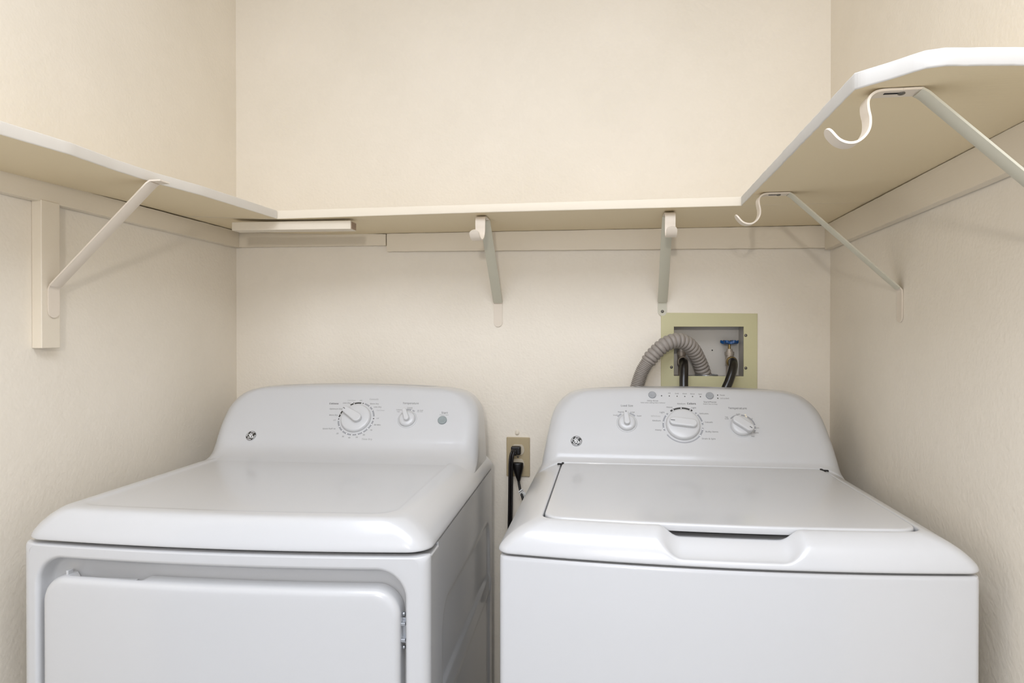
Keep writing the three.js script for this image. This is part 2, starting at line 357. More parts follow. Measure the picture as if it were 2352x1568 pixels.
  // deck
  const rows = [[0.0015, 0.003, 0.003], [0.0025, 0.0008, 0.0008], [0.005, 0, 0], [0.012, 0.003, 0.0015], [0.022, 0.010, 0.0055], [0.033, 0.021, 0.011], [0.042, 0.033, 0.0165], [0.048, 0.043, 0.0225], [0.0505, 0.052, 0.030], [0.0512, 0.062, 0.040], [0.0508, 0.066, 0.046], [0.0492, 0.071, 0.053], [0.0485, 0.077, 0.060], [0.0485, 0.095, 0.075]];
  part('deck', deckGeo({ hw: HW, zf: ZF, zb: -0.368, bow: BOW, y0: SEAM, rows, n: 64, rc: 0.034 }), M.white, t);
  // console
  const map = printTexture((a) => {
    const k = '#565656', O = 0.008;
    const T = (s, x, y, em, col = k, b = false) => a.text(s, x + O, y, em, col, b);
    T('Cottons', -0.0468, 1.037, 0.0064, '#3a3a3a', true); T('Less Dry', -0.0145, 1.0387, 0.0052); T('Optimum Dry', -0.0387, 1.0248, 0.0052); T('More Dry', -0.0409, 1.0107, 0.0052); T('Off', -0.0354, 0.9991, 0.0046, '#888');
    T('Quick Fluff 10', -0.0441, 0.9804, 0.0052); T('20', -0.0203, 0.97, 0.005); T('30', -0.005, 0.9635, 0.005); T('40', 0.0111, 0.9613, 0.005); T('50', 0.0294, 0.9625, 0.005); T('60', 0.0456, 0.9678, 0.005); T('70', 0.0611, 0.9781, 0.005); T('80 Min.', 0.0743, 0.9904, 0.0052);
    T('Off', 0.0715, 1.0046, 0.0046, '#888'); T('Time Dry', 0.0552, 0.9586, 0.006, '#a4a4a4', true); T('Cool Down', -0.0036, 1.0446, 0.0042, '#9a9a9a'); T('Off', 0.02, 1.0445, 0.0046, '#777'); T('Casuals', 0.0528, 1.0478, 0.0062, '#a4a4a4', true); T('More Dry', 0.056, 1.0376, 0.0052); T('Less Dry', 0.0656, 1.0303, 0.0052); T('Cool Down', 0.0747, 1.0224, 0.0042, '#9a9a9a');
    T('Temperature', 0.1471, 1.0392, 0.0069, '#4a4a4a'); T('Cottons', 0.1207, 1.0245, 0.004); T('High', 0.1196, 1.0205, 0.0037, '#888'); T('Casuals', 0.1468, 1.0298, 0.004); T('Medium', 0.1466, 1.0268, 0.0037, '#888'); T('Air Fluff', 0.1735, 1.0239, 0.004); T('No Heat', 0.1733, 1.0207, 0.0037, '#888'); T('Start', 0.2341, 1.0188, 0.0075, '#4a4a4a'); T('Push to Start', 0.2335, 1.0139, 0.0038, '#888');
    const cx = 0.0180 + O, cy = 1.0032, R = 0.0435;
    a.arc(cx, cy, R, -85, -62, 0.0036, '#2a2a2a'); a.arc(cx, cy, R, -30, 6, 0.0036, '#2a2a2a');
    for (const q of [-74, -18]) a.dotOn(cx, cy, R, q, 0.0014, '#f4f4f4'); for (const q of [12.5, 89, -92]) a.dotOn(cx, cy, R, q, 0.0015, '#2a2a2a');
    a.line(-0.020 + O, 1.0243, -0.0165 + O, 1.0228, 0.001, '#333'); a.line(0.0028 + O, 1.0405, 0.0037 + O, 1.0375, 0.001, '#333');
    a.arc(cx, cy, R, 19, 81, 0.0038, '#98999c'); a.arc(cx, cy, R, 97, 261, 0.0038, '#98999c');
    for (const q of [40, 56, 110, 128, 147, 166, 183, 201, 220, 240]) a.dotOn(cx, cy, R, q, 0.0015, '#eeeeee');
    a.arc(0.1452 + O, 1.0032, 0.0262, -22, 34, 0.0036, '#9c9da0'); a.dotOn(0.1452 + O, 1.0032, 0.0262, 16, 0.0014, '#eee');
  });
  const cons = phy({ map, roughness: 0.3, clearcoat: 0.5, clearcoatRoughness: 0.1 });
  const F0 = [0.96, -0.194];
  const fz = (y) => F0[1] - (y - F0[0]) * Math.tan(TILT);
  const crow = [[0.9120, 0.3300, -0.085, -0.342], [0.9155, 0.3295, -0.115, -0.342], [0.9195, 0.3290, -0.136, -0.342], [0.9265, 0.3285, -0.158, -0.345], [0.937, 0.3280, -0.1755, -0.345], [0.948, 0.3275, -0.186, -0.345]];
  for (const [y, w] of [[0.96, 0.3265], [0.98, 0.325], [1.0, 0.3235], [1.02, 0.320], [1.034, 0.315], [1.045, 0.3075], [1.053, 0.2995], [1.059, 0.2905]]) crow.push([y, w, fz(y), -0.345]);
  crow.push([1.0635, 0.2805, fz(1.0635) - 0.0007, -0.344], [1.0670, 0.268, fz(1.067) - 0.0025, -0.342], [1.0692, 0.252, fz(1.0692) - 0.006, -0.339], [1.0704, 0.238, fz(1.0704) - 0.011, -0.334], [1.0708, 0.22, fz(1.0708) - 0.017, -0.328]);
  part('control_console', consoleGeo({ rows: crow, n: 110, zb: -0.345, rf: 0.034, arch: 0.0112, ya: 1.0, yb: 1.068, deck: { hw: HW, rows, y0: 0.918, y1: 0.985 } }), cons, t);
  const P = { z0: F0[1], y0: F0[0] };
  knob(t, 'cycle_dial', 'large white cycle dial pointing up and left', { x: 0.0180 - dx, y: 1.0032, ...P, r: 0.0365, h: 0.0095, grip: [0.02, -0.019, 0.0380, 0.012, 0.0112, 0.0082], deg: -57, line: [0.030, 0.036] });
  knob(t, 'temperature_knob', 'small white temperature knob', { x: 0.1452 - dx, y: 1.0032, ...P, r: 0.0195, h: 0.009, grip: [0.012, -0.010, 0.0235, 0.011, 0.0065, 0.0052], deg: -22, bezel: 0.0238 });
  pushButton(t, 'round grey-green start button', 0.2312 - dx, 1.0021, P.z0, P.y0, 0.0108, M.startBtn);
  badge(t, -0.2344 - dx, 0.9613, P.z0, P.y0);
  // door
  {
    const x0 = -0.300, x1 = 0.2975, y0 = 0.208, y1 = 0.8125, r = 0.042, b = [];
    const zf = ZF + 0.004, addD = (e, z, fr = 1) => b.push(ringRR(x0 + e, x1 - e, y0 + e, y1 - e, max(0.01, r - e * 0.6), 110, 60, 14).map(([x, y]) => {
      let yy = y; // hand hold cut into the back of the door's top edge
      if (y > y1 - 0.02) yy -= 0.0085 * sstep(zf - 0.010, zf - 0.013, z) * sstep(-0.2585, -0.2565, x) * sstep(-0.118, -0.142, x);
      return [x, yy, zAt(x, z)];
    }));
    addD(0.006, zf - 0.034); addD(0.0, zf - 0.033); addD(0, zf - 0.024); addD(0, zf - 0.0145); addD(0, zf - 0.0125);
    for (let i = 0; i <= 9; i++) { const a = i / 9 * PI / 2; addD(0.0115 * (1 - cos(a)), zf - 0.0115 * (1 - sin(a))); }
    addD(0.014, zf + 0.0002); addD(0.03, zf + 0.0004); addD(0.1, zf + 0.0006); addD(0.2, zf + 0.0006);
    const door = part('door', loft(b, { crease: 0.75 }), M.whiteSteel, t);
    part('door_handle', rbox(0.108, 0.0022, 0.010, 0.0009, -0.196, y1 - 0.0058, zAt(-0.19, zf - 0.0205)), M.white, door);
    part('catch_tab', rbox(0.004, 0.008, 0.012, 0.001, -0.2625, y1 + 0.002, zAt(-0.26, zf - 0.02)), M.white, door);
  }
  { // hinge in the gap on the right of the door
    const h = part('hinge', mergeGeometries([rbox(0.0075, 0.040, 0.004, 0.001, 0.3008, 0.744, ZF + 0.0045 - 0.016), rbox(0.0075, 0.005, 0.010, 0.001, 0.3008, 0.7565, ZF - 0.006), rbox(0.0075, 0.005, 0.010, 0.001, 0.3008, 0.7315, ZF - 0.006)]), M.steel, t, 'small steel hinge beside the door');
    for (const y of [0.7705, 0.7185]) part('hinge_screw', new THREE.SphereGeometry(0.0032, 14, 10).translate(0.3005, y, ZF - 0.009), M.steel, h);
  }
}

// ------------------------------------------------------------------ washer
{
  const HW = 0.343, ZF = 0.3435, BOW = 0.024, SEAM = 0.870;
  const t = thing('washing_machine', 'white top-loading washer on the right with flat lid, scooped finger pull and three knobs', 'washing machine', [0.1785, 0, 0.45]);
  const zAt = (x, z) => z + bowZ(x, HW, BOW);
  { // cabinet: wrapped sheet with bowed front
    const rg = [], ring = (y, e) => ringRR(-HW + e, HW - e, -0.325 + e, ZF - e, [0.01, 0.01, 0.009, 0.009], 90, 30, 8).map(([x, z]) => [x, y, z + bowZ(x, HW, BOW) * sstep(0.1, ZF, z)]);
    rg.push(ring(0.03, 0.006), ring(0.034, 0.003), ring(0.3, 0.003), ring(0.6, 0.003), ring(SEAM - 0.0095, 0.003), ring(SEAM - 0.005, 0.0036), ring(SEAM - 0.003, 0.0055), ring(SEAM - 0.0025, 0.014));
    part('cabinet', loft(rg, { crease: 0.7 }), M.whiteSteel, t);
  }
  for (const sx of [-1, 1]) for (const z of [-0.27, 0.27]) part('foot', lathe([[0, 0], [0.018, 0], [0.02, 0.006], [0.012, 0.012], [0.008, 0.034]], 20).translate(sx * 0.29, 0, z), M.dark, t);
  // top cover with lid well and scoop
  const rows = [[0.0005, 0.004, 0.004], [0.0015, 0.0012, 0.0012], [0.004, 0, 0], [0.010, 0.0022, 0.0012], [0.019, 0.010, 0.0045], [0.029, 0.0215, 0.010], [0.0375, 0.0345, 0.0175], [0.044, 0.0475, 0.026], [0.0478, 0.057, 0.034], [0.0490, 0.0625, 0.0395], [0.0488, 0.0642, 0.0412], [0.0478, 0.0652, 0.0424]];
  const scoop = (x, z) => SEAM + 0.0105 + 0.0215 * sstep(0.006, 0.044, zAt(x, ZF) - z) + 0.05 * sstep(0.068, 0.128, abs(x - 0.002)) ** 1.3;
  const after = [];
  for (const [h, e] of [[0.044, 0.0658], [0.040, 0.066], [0.036, 0.0663], [0.0345, 0.068], [0.034, 0.072], [0.0335, 0.08], [0.033, 0.095], [0.033, 0.12]]) after.push([h, e, e - 0.0228]);
  part('top_cover', deckGeo({ hw: HW, zf: ZF, zb: -0.325, bow: BOW, y0: SEAM, rows, n: 72, rc: 0.020, after, warp: (x, y, z) => z > 0.2 ? smin(y, scoop(x, z), 0.010) : y }), M.white, t);
  { // lid
    const x0 = -0.2755, x1 = 0.2755, z0 = -0.155, z1 = ZF - 0.0448, rg = [], ring = (e, h, flat = 0) => ringRR(x0 + e, x1 - e, z0 + e, z1 - e, [0.02, 0.02, 0.03, 0.03], 100, 40, 12).map(([x, z]) => {
      const u = x / 0.28, v = (z - 0.09) / 0.24; return [x, SEAM + h + flat * 0.0025 * (1 - u * u) * (1 - v * v), z + bowZ(x, HW, BOW) * sstep(0, 0.3, z)];
    });
    rg.push(ring(0.012, 0.0385), ring(0.003, 0.0385), ring(0.001, 0.0392), ring(0, 0.041));
    for (let i = 0; i <= 6; i++) { const a = i / 6 * PI / 2; rg.push(ring(0.0042 * (1 - cos(a)), 0.0468 + 0.0042 * sin(a))); }
    for (const e of [0.008, 0.02, 0.05, 0.09, 0.13, 0.17]) rg.push(ring(e, 0.0511, min(1, e / 0.06)));
    const lid = part('lid', loft(rg, { crease: 0.7 }), M.white, t);
    for (const sx of [-1, 1]) part('lid_hinge', mergeGeometries([rbox(0.012, 0.008, 0.006, 0.001, sx * 0.2790, SEAM + 0.0478, -0.1405), rbox(0.005, 0.006, 0.014, 0.001, sx * 0.2735, SEAM + 0.0492, -0.147)]), M.dark, lid, 'dark hinge notch at the corner of the lid');
  }
  // console
  const map = printTexture((a) => {
    const k = '#565656', T = (s, x, y, em, col = k, b = false) => a.text(s, x, y, em, col, b);
    T('Load Size', -0.1301, 1.0415, 0.0068, '#4a4a4a'); T('Small', -0.157, 1.0206, 0.0042); T('Regular', -0.144, 1.0278, 0.0042); T('Large', -0.1177, 1.0276, 0.0042); T('Super', -0.1026, 1.02, 0.0042);
    T('Deep Rinse', -0.0708, 1.0529, 0.0051); T('Select when adding Fabric Softener', -0.0705, 1.0485, 0.0036);
    T('Fill', -0.0318, 1.0696, 0.0042); T('Soak', -0.0146, 1.0695, 0.0042); T('Wash', 0.0032, 1.0692, 0.0042); T('Rinse', 0.0208, 1.069, 0.0042); T('Spin', 0.0381, 1.0687, 0.0042);
    T('Start/Pause', 0.0584, 1.0517, 0.0056); T('Hold 3 Secs to Stop', 0.0588, 1.0472, 0.0037); T('Pause', 0.0877, 1.067, 0.0042); T('Lid Locked', 0.0921, 1.0599, 0.0042);
    T('Medium', -0.006, 1.0472, 0.0051); T('Colors', 0.0167, 1.0475, 0.0066, '#333', true); T('Heavy', -0.0335, 1.0394, 0.0051); T('Light', 0.021, 1.0388, 0.0051); T('Light', -0.0506, 1.028, 0.0051); T('Whites', -0.0657, 1.0199, 0.0064, '#b0b0b0', true); T('Medium', -0.064, 1.0101, 0.0051); T('Heavy', -0.0611, 0.9908, 0.0051);
    T('Delicates', 0.0426, 1.0268, 0.0051); T('Casuals', 0.0516, 1.0089, 0.0051); T('Bulky Items', 0.0564, 0.9893, 0.0053); T('Drain & Spin', 0.0482, 0.9748, 0.0053);
    T('Temperature', 0.1181, 1.039, 0.0070, '#4a4a4a'); T('Tap', 0.0916, 1.0202, 0.0042); T('Cold', 0.0917, 1.0168, 0.0042); T('Cold', 0.1178, 1.0265, 0.0042); T('Cool', 0.144, 1.0172, 0.0042); T('Colors', 0.1538, 0.9991, 0.004); T('Warm', 0.1514, 0.9888, 0.0042); T('Hot', 0.1437, 0.9815, 0.0042);
    a.line(-0.0655, 1.0645, -0.0508, 1.0642, 0.0005, '#bbb');
    for (const [x, y] of [[-0.0498, 1.0642], [-0.0322, 1.0639], [-0.0145, 1.0636], [0.0029, 1.0633], [0.0205, 1.0633], [0.0381, 1.0632], [0.0774, 1.0669], [0.0771, 1.0601]]) a.dot(x, y, 0.0014, '#2b2b2b');
    a.line(-0.0322, 1.0639, 0.0381, 1.0632, 0.0004, '#cfcfcf');
    const cx = -0.0058, cy = 1.0019, R = 0.0437;
    a.arc(cx, cy, R, -36, 32, 0.0042, '#2c2c2c'); for (const q of [-27, -2, 25]) a.dotOn(cx, cy, R, q, 0.0015, '#f4f4f4');
    a.arc(cx, cy, R, 42, 88, 0.0036, '#999a9e'); a.arc(cx, cy, R, 98, 127, 0.0036, '#999a9e'); a.arc(cx, cy, R, 127, 236, 0.0030, '#9fa0a4'); a.arc(cx, cy, R, 250, 313, 0.0036, '#999a9e');
    for (const q of [49, 79, 103, 125, 258, 279, 305]) a.dotOn(cx, cy, R, q, 0.0014, '#f0f0f0');
    a.arc(-0.1311, 1.0043, 0.0262, -52, -28, 0.0036, '#9fa0a4'); a.arc(-0.1311, 1.0043, 0.0262, 14, 46, 0.0036, '#9fa0a4');
    a.arc(0.1222, 1.001, 0.029, -48, -8, 0.0032, '#999a9e'); a.arc(0.1222, 1.001, 0.029, 4, 118, 0.0032, '#999a9e'); for (const q of [85, 103]) a.dotOn(0.1222, 1.001, 0.029, q, 0.0012, '#eee');
    // yellowed scrap of residue above the temperature knob
    for (const [x, y, q] of [[0.1335, 1.0255, 0.0020], [0.1345, 1.0215, 0.0026], [0.136, 1.0175, 0.0026], [0.1335, 1.0185, 0.002]]) a.dot(x, y, q, '#ece3cf');
  });
  const cons = phy({ map, roughness: 0.3, clearcoat: 0.5, clearcoatRoughness: 0.1 });
  const F0 = [0.95, -0.176], fz = (y) => F0[1] - (y - F0[0]) * Math.tan(TILT);
  const crow = [[0.9110, 0.3390, -0.1425, -0.330], [0.9150, 0.3365, -0.1470, -0.330], [0.9200, 0.3320, -0.1515, -0.332], [0.9225, 0.3300, -0.1525, -0.335], [0.926, 0.326, -0.1575, -0.335], [0.931, 0.3240, -0.1630, -0.335], [0.94, 0.3215, fz(0.94) + 0.0004, -0.335]];
  for (const [y, w] of [[0.955, 0.3175], [0.975, 0.3135], [0.995, 0.310], [1.015, 0.3055], [1.03, 0.300], [1.042, 0.2925], [1.051, 0.2845], [1.058, 0.2755]]) crow.push([y, w, fz(y), -0.335]);
  crow.push([1.0635, 0.266, fz(1.0635) - 0.0006, -0.3345], [1.0676, 0.254, fz(1.0676) - 0.0023, -0.333], [1.0698, 0.241, fz(1.0698) - 0.0055, -0.330], [1.0710, 0.228, fz(1.071) - 0.010, -0.327], [1.0714, 0.212, fz(1.0714) - 0.016, -0.322]);
  part('control_console', consoleGeo({ rows: crow, n: 110, zb: -0.335, rf: 0.034, arch: 0.0108, ya: 1.0, yb: 1.069, deck: { hw: HW, rows: rows.slice(0, 10), y0: 0.919, y1: 0.97 } }), cons, t);
  const P = { z0: F0[1], y0: F0[0] };
  knob(t, 'load_size_knob', 'small white load size knob', { x: -0.1311, y: 1.0043, ...P, r: 0.0195, h: 0.009, grip: [0.012, -0.0105, 0.0235, 0.011, 0.0068, 0.0055], deg: -6, line: [0.0185, 0.0222], bezel: 0.0238 });
  knob(t, 'cycle_dial', 'large white wash cycle dial with a full-width grip', { x: -0.0058, y: 1.0019, ...P, r: 0.0375, h: 0.0095, grip: [0.02, -0.030, 0.031, 0.0105, 0.0098, 0.0098], deg: -83, line: [0.019, 0.0285] });
  knob(t, 'temperature_knob', 'white temperature knob pointing down and right', { x: 0.1222, y: 1.001, ...P, r: 0.0235, h: 0.010, grip: [0.02, -0.0235, 0.0265, 0.012, 0.0098, 0.0098], deg: 128, line: [0.0165, 0.023], bezel: 0.0268 });
  pushButton(t, 'round grey rinse button', -0.0713, 1.0655, P.z0, P.y0, 0.0088, M.greyBtn);
  pushButton(t, 'round grey start and pause button', 0.0592, 1.065, P.z0, P.y0, 0.0088, M.greyBtn);
  badge(t, -0.2449, 0.9644, P.z0, P.y0);
}

// ------------------------------------------------------------------ shelves (boards under paint, slightly warped)
const TH = 0.0195;
// outline in (x,z); yb(x,z) = height of the underside
function board(outline, yb, th, seg = 0.06, wob = 0.0006, seed = 3) {
  // resample the outline finely, then loft bottom -> edge -> top
  const R = rng(seed), pts = [];
  for (let i = 0; i < outline.length; i++) {
    const a = outline[i], b = outline[(i + 1) % outline.length], L = hypot(b[0] - a[0], b[1] - a[1]), n = max(1, Math.round(L / 0.012));
    for (let j = 0; j < n; j++) pts.push([lerp(a[0], b[0], j / n) + (R() - 0.5) * wob, lerp(a[1], b[1], j / n) + (R() - 0.5) * wob]);
  }
  let cx = 0, cz = 0; for (const p of pts) { cx += p[0] / pts.length; cz += p[1] / pts.length; }
  const ins = (e) => pts.map(([x, z]) => { const dx = x - cx, dz = z - cz, l = hypot(dx, dz) || 1; return [x - dx / l * e, z - dz / l * e]; });
  const ring = (e, h) => ins(e).map(([x, z]) => [x, yb(x, z) + h, z]);
  const shrink = (k, h) => pts.map(([x, z]) => { const X = lerp(cx, x, k), Z = lerp(cz, z, k); return [X, yb(X, Z) + h, Z]; });
  const uv = (x, y, z) => [x, z], edge = [ring(0.0018, 0), ring(0.0006, 0.0005), ring(0, 0.002), ring(0, th - 0.002), ring(0.0006, th - 0.0005), ring(0.0018, th)];
  return { plank: mergeGeometries([loft([shrink(0.35, 0), shrink(0.7, 0), ring(0.0018, 0)], { capE: false, uv }), loft([ring(0.0018, th), shrink(0.7, th), shrink(0.35, th)], { capS: false, uv })]), edge: loft(edge, { capS: false, capE: false, crease: 0.8, uv }) };
}
function shelf(label, ...a) {
  const em = label.includes('right wall') ? M.shelfEdgeWhite : label.includes('left wall') ? M.shelfEdge : M.trim;
  const t = thing('wall_shelf', label, 'shelf'), g = board(...a);
  part('plank', g.plank, M.shelf, t); part('board_edge', g.edge, em, t, em === M.trim ? undefined : 'whiter painted edge of the board');
}
{
  const warp = (x, z) => 1.4842 - 0.003 * max(0, min(1, x - LW - 0.4)) * max(0, 1 - z / 0.285) + max(0, 1 - (x - LW) / 0.235) * lerp(0.0165 - 0.003 * min(1, z / 0.27), 0, sstep(0.27, 0.85, z));
  const yBack = warp, yLeft = warp;
  shelf('cream painted shelf board running along the back wall above both machines', [[LW + 0.0005, 0.0005], [RW - 0.0005, 0.0005], [RW - 0.0005, 0.2925], [0.30, 0.2925], [-0.28, 0.2905], [-0.75, 0.2760], [LW + 0.0005, 0.270]], yBack, TH, 0.05, 0.0004, 5);
  shelf('cream painted shelf board along the left wall with an uneven front edge', [[LW + 0.0005, 0.2735], [-0.780, 0.2775], [-0.792, 0.43], [-0.8015, 0.55], [-0.822, 0.66], [-0.828, 0.76], [-0.826, 0.86], [-0.8405, 0.968], [-0.846, 1.08], [LW + 0.0005, 1.08]], yLeft, TH, 0.05, 0.0010, 9);
  shelf('cream painted shelf board on the right wall, its near corner cut off at an angle', [[0.2885, 0.2935], [RW - 0.0005, 0.2935], [RW - 0.0005, 1.042], [0.4334, 1.040], [0.352, 1.050], [0.334, 1.045], [0.282, 0.990], [0.2845, 0.66]], () => 1.484, TH, 0.05, 0.0012, 11);
}
// wooden support strips
function strip(label, x0, x1, yFn0, yFn1, z0, z1, ax, gap = 0.0012) { // a board against a wall, its top and bottom heights given at both ends
  const g = new THREE.BoxGeometry(x1 - x0, 1, z1 - z0, ax === 'x' ? 60 : 1, 1, ax === 'z' ? 60 : 1).translate((x0 + x1) / 2, 0.5, (z0 + z1) / 2), p = g.attributes.position;
  const R = rng(Math.round(abs(x0 * 977) + z1 * 331)), nz = Array.from({ length: 64 }, () => (R() - 0.5) * 0.0012);
  for (let i = 0; i < p.count; i++) {
    const u = ax === 'x' ? (p.getX(i) - x0) / (x1 - x0) : (p.getZ(i) - z0) / (z1 - z0), w = nz[Math.round(u * 60)];
    p.setY(i, p.getY(i) > 0.5 ? lerp(yFn1[0], yFn1[1], u) - gap + w * 0.5 : lerp(yFn0[0], yFn0[1], u) + w * 0.6);
  }
  const m = part('shelf_support_strip', metricUV(g), M.trim, scene); m.name = numbered('shelf_support_strip');
  m.userData = { label, category: 'wood strip', group: 'painted wood strips under the shelves' }; return m;
}
strip('cream wood strip under the left shelf, running the length of the left wall', LW + 0.0013, LW + 0.019, [1.4535, 1.4480], [1.4990, 1.4838], 0.0195, 1.08, 'z');
strip('short cream wood strip under the back shelf in the left corner, thinner than its neighbour', LW, -0.5960, [1.4552, 1.4520], [1.4985, 1.4845], 0.0013, 0.0185, 'x', 0.002);
strip('long cream wood strip under the back shelf from middle to right corner', -0.5930, RW, [1.4353, 1.4248], [1.4845, 1.4812], 0.0013, 0.0192, 'x');
strip('cream wood strip under the right shelf along the right wall', RW - 0.019, RW - 0.0016, [1.4205, 1.4270], [1.4815, 1.4850], 0.0195, 1.04, 'z');
{ // batten under the joint of the left and back shelves
  const t = thing('batten', 'short cream batten under the shelf joint in the left corner, with bare sawn end', 'wood strip', [-0.7535, 1.4802, 0.2435], -0.2 * D2R);
  t.rotation.z = -0.6 * D2R;
  part('painted_block', rbox(0.303, 0.0205, 0.037, 0.0015, 0, -0.0103, 0), M.trim, t);
  part('sawn_end', rbox(0.0012, 0.0165, 0.030, 0.0004, 0.1518, -0.0105, -0.001), M.wood, t, 'bare brown end grain');
}
{ // vertical board on the left wall behind the bracket
  const t = thing('backing_board', 'vertical cream board on the left wall that holds the shelf bracket foot', 'board', [LW, 1.18, 0.679]);
  part('plank', rbox(0.0205, 0.2725, 0.043, 0.0016, 0.01035, 0.1365, 0), M.trim, t);
}

// ------------------------------------------------------------------ shelf brackets
// bracket in its own frame: d = distance from the wall (local +z), y up, x across
function flatStrip(path, W, th, crown = 0, roundTip = false) { // path [d,y]; closed strip of rectangular section
  const rings = [], n = path.length;
  for (let i = 0; i < n; i++) {
    const a = path[max(0, i - 1)], b = path[min(n - 1, i + 1)], L = hypot(b[0] - a[0], b[1] - a[1]) || 1, nx = -(b[1] - a[1]) / L, ny = (b[0] - a[0]) / L, [d, y] = path[i], ring = [], h = th / 2, tip = hypot(d - path[n - 1][0], y - path[n - 1][1]) / (W * 0.42), w = roundTip && tip < 1 ? W * max(0.12, sqrt(1 - (1 - tip) ** 2)) : W;
    const K = 8;
    for (let k = 0; k <= K; k++) { const x = lerp(-w / 2, w / 2, k / K), c = crown * (1 - (2 * x / w) ** 2); ring.push([x, y + ny * (h + c), d + nx * (h + c)]); }
    for (let k = K; k >= 0; k--) { const x = lerp(-w / 2, w / 2, k / K), c = crown * (1 - (2 * x / w) ** 2); ring.push([x, y + ny * (-h + c), d + nx * (-h + c)]); }
    rings.push(ring);
  }
  return loft(rings, { crease: 0.7 });
}
const smoothPath = (pts, n) => new THREE.SplineCurve(pts.map((p) => new THREE.Vector2(...p))).getSpacedPoints(n).map((p) => [p.x, p.y]);
function makeBracket(label, pos, turn, { hook = true, hookTwist = 0, legX = 0, foot = 0.055, off = 0, mat = M.bracket, brace = M.bracketMetal, w = 0.025 }) {
  const t = thing('shelf_bracket', label, 'shelf bracket', pos, turn, 'shelf and rod brackets');
  const arm = [[0.2060, -0.0022], [0.215, -0.0020], [0.2275, -0.0022]];
  if (hook) {
    const hk = smoothPath([[0.2260, -0.0022], [0.2500, -0.0024], [0.2600, -0.0058], [0.2646, -0.0130], [0.2645, -0.0225], [0.2625, -0.0330], [0.2632, -0.0440], [0.2680, -0.0530], [0.2760, -0.0592], [0.2850, -0.0605], [0.2945, -0.0570], [0.3020, -0.0495], [0.3075, -0.0410]], 90);
    const g = flatStrip(hk, w * 0.92, 0.0028, 0, true);
    if (hookTwist) { const p = g.attributes.position; for (let i = 0; i < p.count; i++) { const k = sstep(-0.012, -0.05, p.getY(i)) * hookTwist, x = p.getX(i), z = p.getZ(i) - 0.262; p.setX(i, x * cos(k) - z * sin(k) - 0.004 * k); p.setZ(i, 0.262 + x * sin(k) + z * cos(k)); } g.computeVertexNormals(); }
    part('rod_hook', g, mat, t);
  }
  const a = part('arm', flatStrip(hook ? arm : [[0.206, -0.0022], [0.228, -0.002]], w * 0.95, 0.0026), mat, t);
  if (hook) part('slot', rbox(0.004, 0.0006, 0.020, 0.0002, 0.002, -0.0038, 0.235), M.dark, a, 'dark screw slot');
  if (hook) part('screw', new THREE.SphereGeometry(0.0042, 16, 8).scale(1, 0.4, 1).translate(0.002, -0.0042, 0.226), M.screw, a);
  // brace from the bend down to the wall, crowned like a folded channel
  const y1 = -0.1885, br = smoothPath([[0.2075, -0.0024], [0.2005, -0.0068], [0.19, -0.0165], [0.10, -0.1005], [0.02, -0.1755], [0.006 + off, y1 - 0.0005]], 60);
  const bg = flatStrip(br, w, 0.0026, 0.0022);
  const p = bg.attributes.position; if (legX) { for (let i = 0; i < p.count; i++) p.setX(i, p.getX(i) + legX * sstep(0.2, 0.0, p.getZ(i))); }
  part('brace', bg, brace, t);
  const fp = smoothPath([[0.0070 + off, y1 + 0.0005], [0.0030 + off, y1 - 0.004], [0.0018 + off, y1 - 0.010], [0.0018 + off, y1 - foot]], 16), fg = flatStrip(fp, w * 0.9, 0.0026);
  const end = new THREE.CylinderGeometry(w * 0.45, w * 0.45, 0.0026, 24, 1, false, 0, PI).rotateX(PI / 2).rotateZ(-PI / 2).translate(0, y1 - foot, 0.0018 + off);
  const fpart = part('foot_plate', mergeGeometries([fg, metricUV(end)].map((g) => { const q = g.index ? g.toNonIndexed() : g; for (const k of Object.keys(q.attributes)) if (k !== 'position' && k !== 'normal') q.deleteAttribute(k); return q; })), brace === M.bracketMetal && mat === M.bracketMetal ? M.bracketMetal : mat, t);
  if (legX) { const q = fpart.geometry.attributes.position; for (let i = 0; i < q.count; i++) q.setX(i, q.getX(i) + legX); }
  return { t, fpart, y1 };
}
makeBracket('painted shelf bracket on the left wall with no rod hook, braced to the vertical board', [LW + 0.0205, 1.4852, 0.675], PI / 2, { hook: false, off: 0, brace: M.bracket, foot: 0.047, w: 0.029 });
makeBracket('cream shelf bracket left of centre on the back wall, its rod hook bent aside', [-0.288, 1.4838, 0.0], 0, { hookTwist: 0.16, w: 0.025 });
{
  const { fpart, y1 } = makeBracket('grey-green legged shelf bracket right of centre on the back wall, just above the water box', [0.1415, 1.4825, 0.0], 0, { brace: M.bracketMetal, legX: 0.004, foot: 0.026 });
  fpart.material = M.bracketMetal;
  part('screw', new THREE.SphereGeometry(0.004, 16, 10).scale(1, 1, 0.5).translate(0.004, y1 - 0.026, 0.0036), M.screw, fpart);
}
makeBracket('shelf bracket deep on the right wall near the back corner, its foot fully in view', [RW, 1.4838, 0.418], -PI / 2, {});
makeBracket('nearest shelf bracket on the right wall, its large rod hook at the cut corner', [RW, 1.4838, 0.980], -PI / 2, { w: 0.025 });

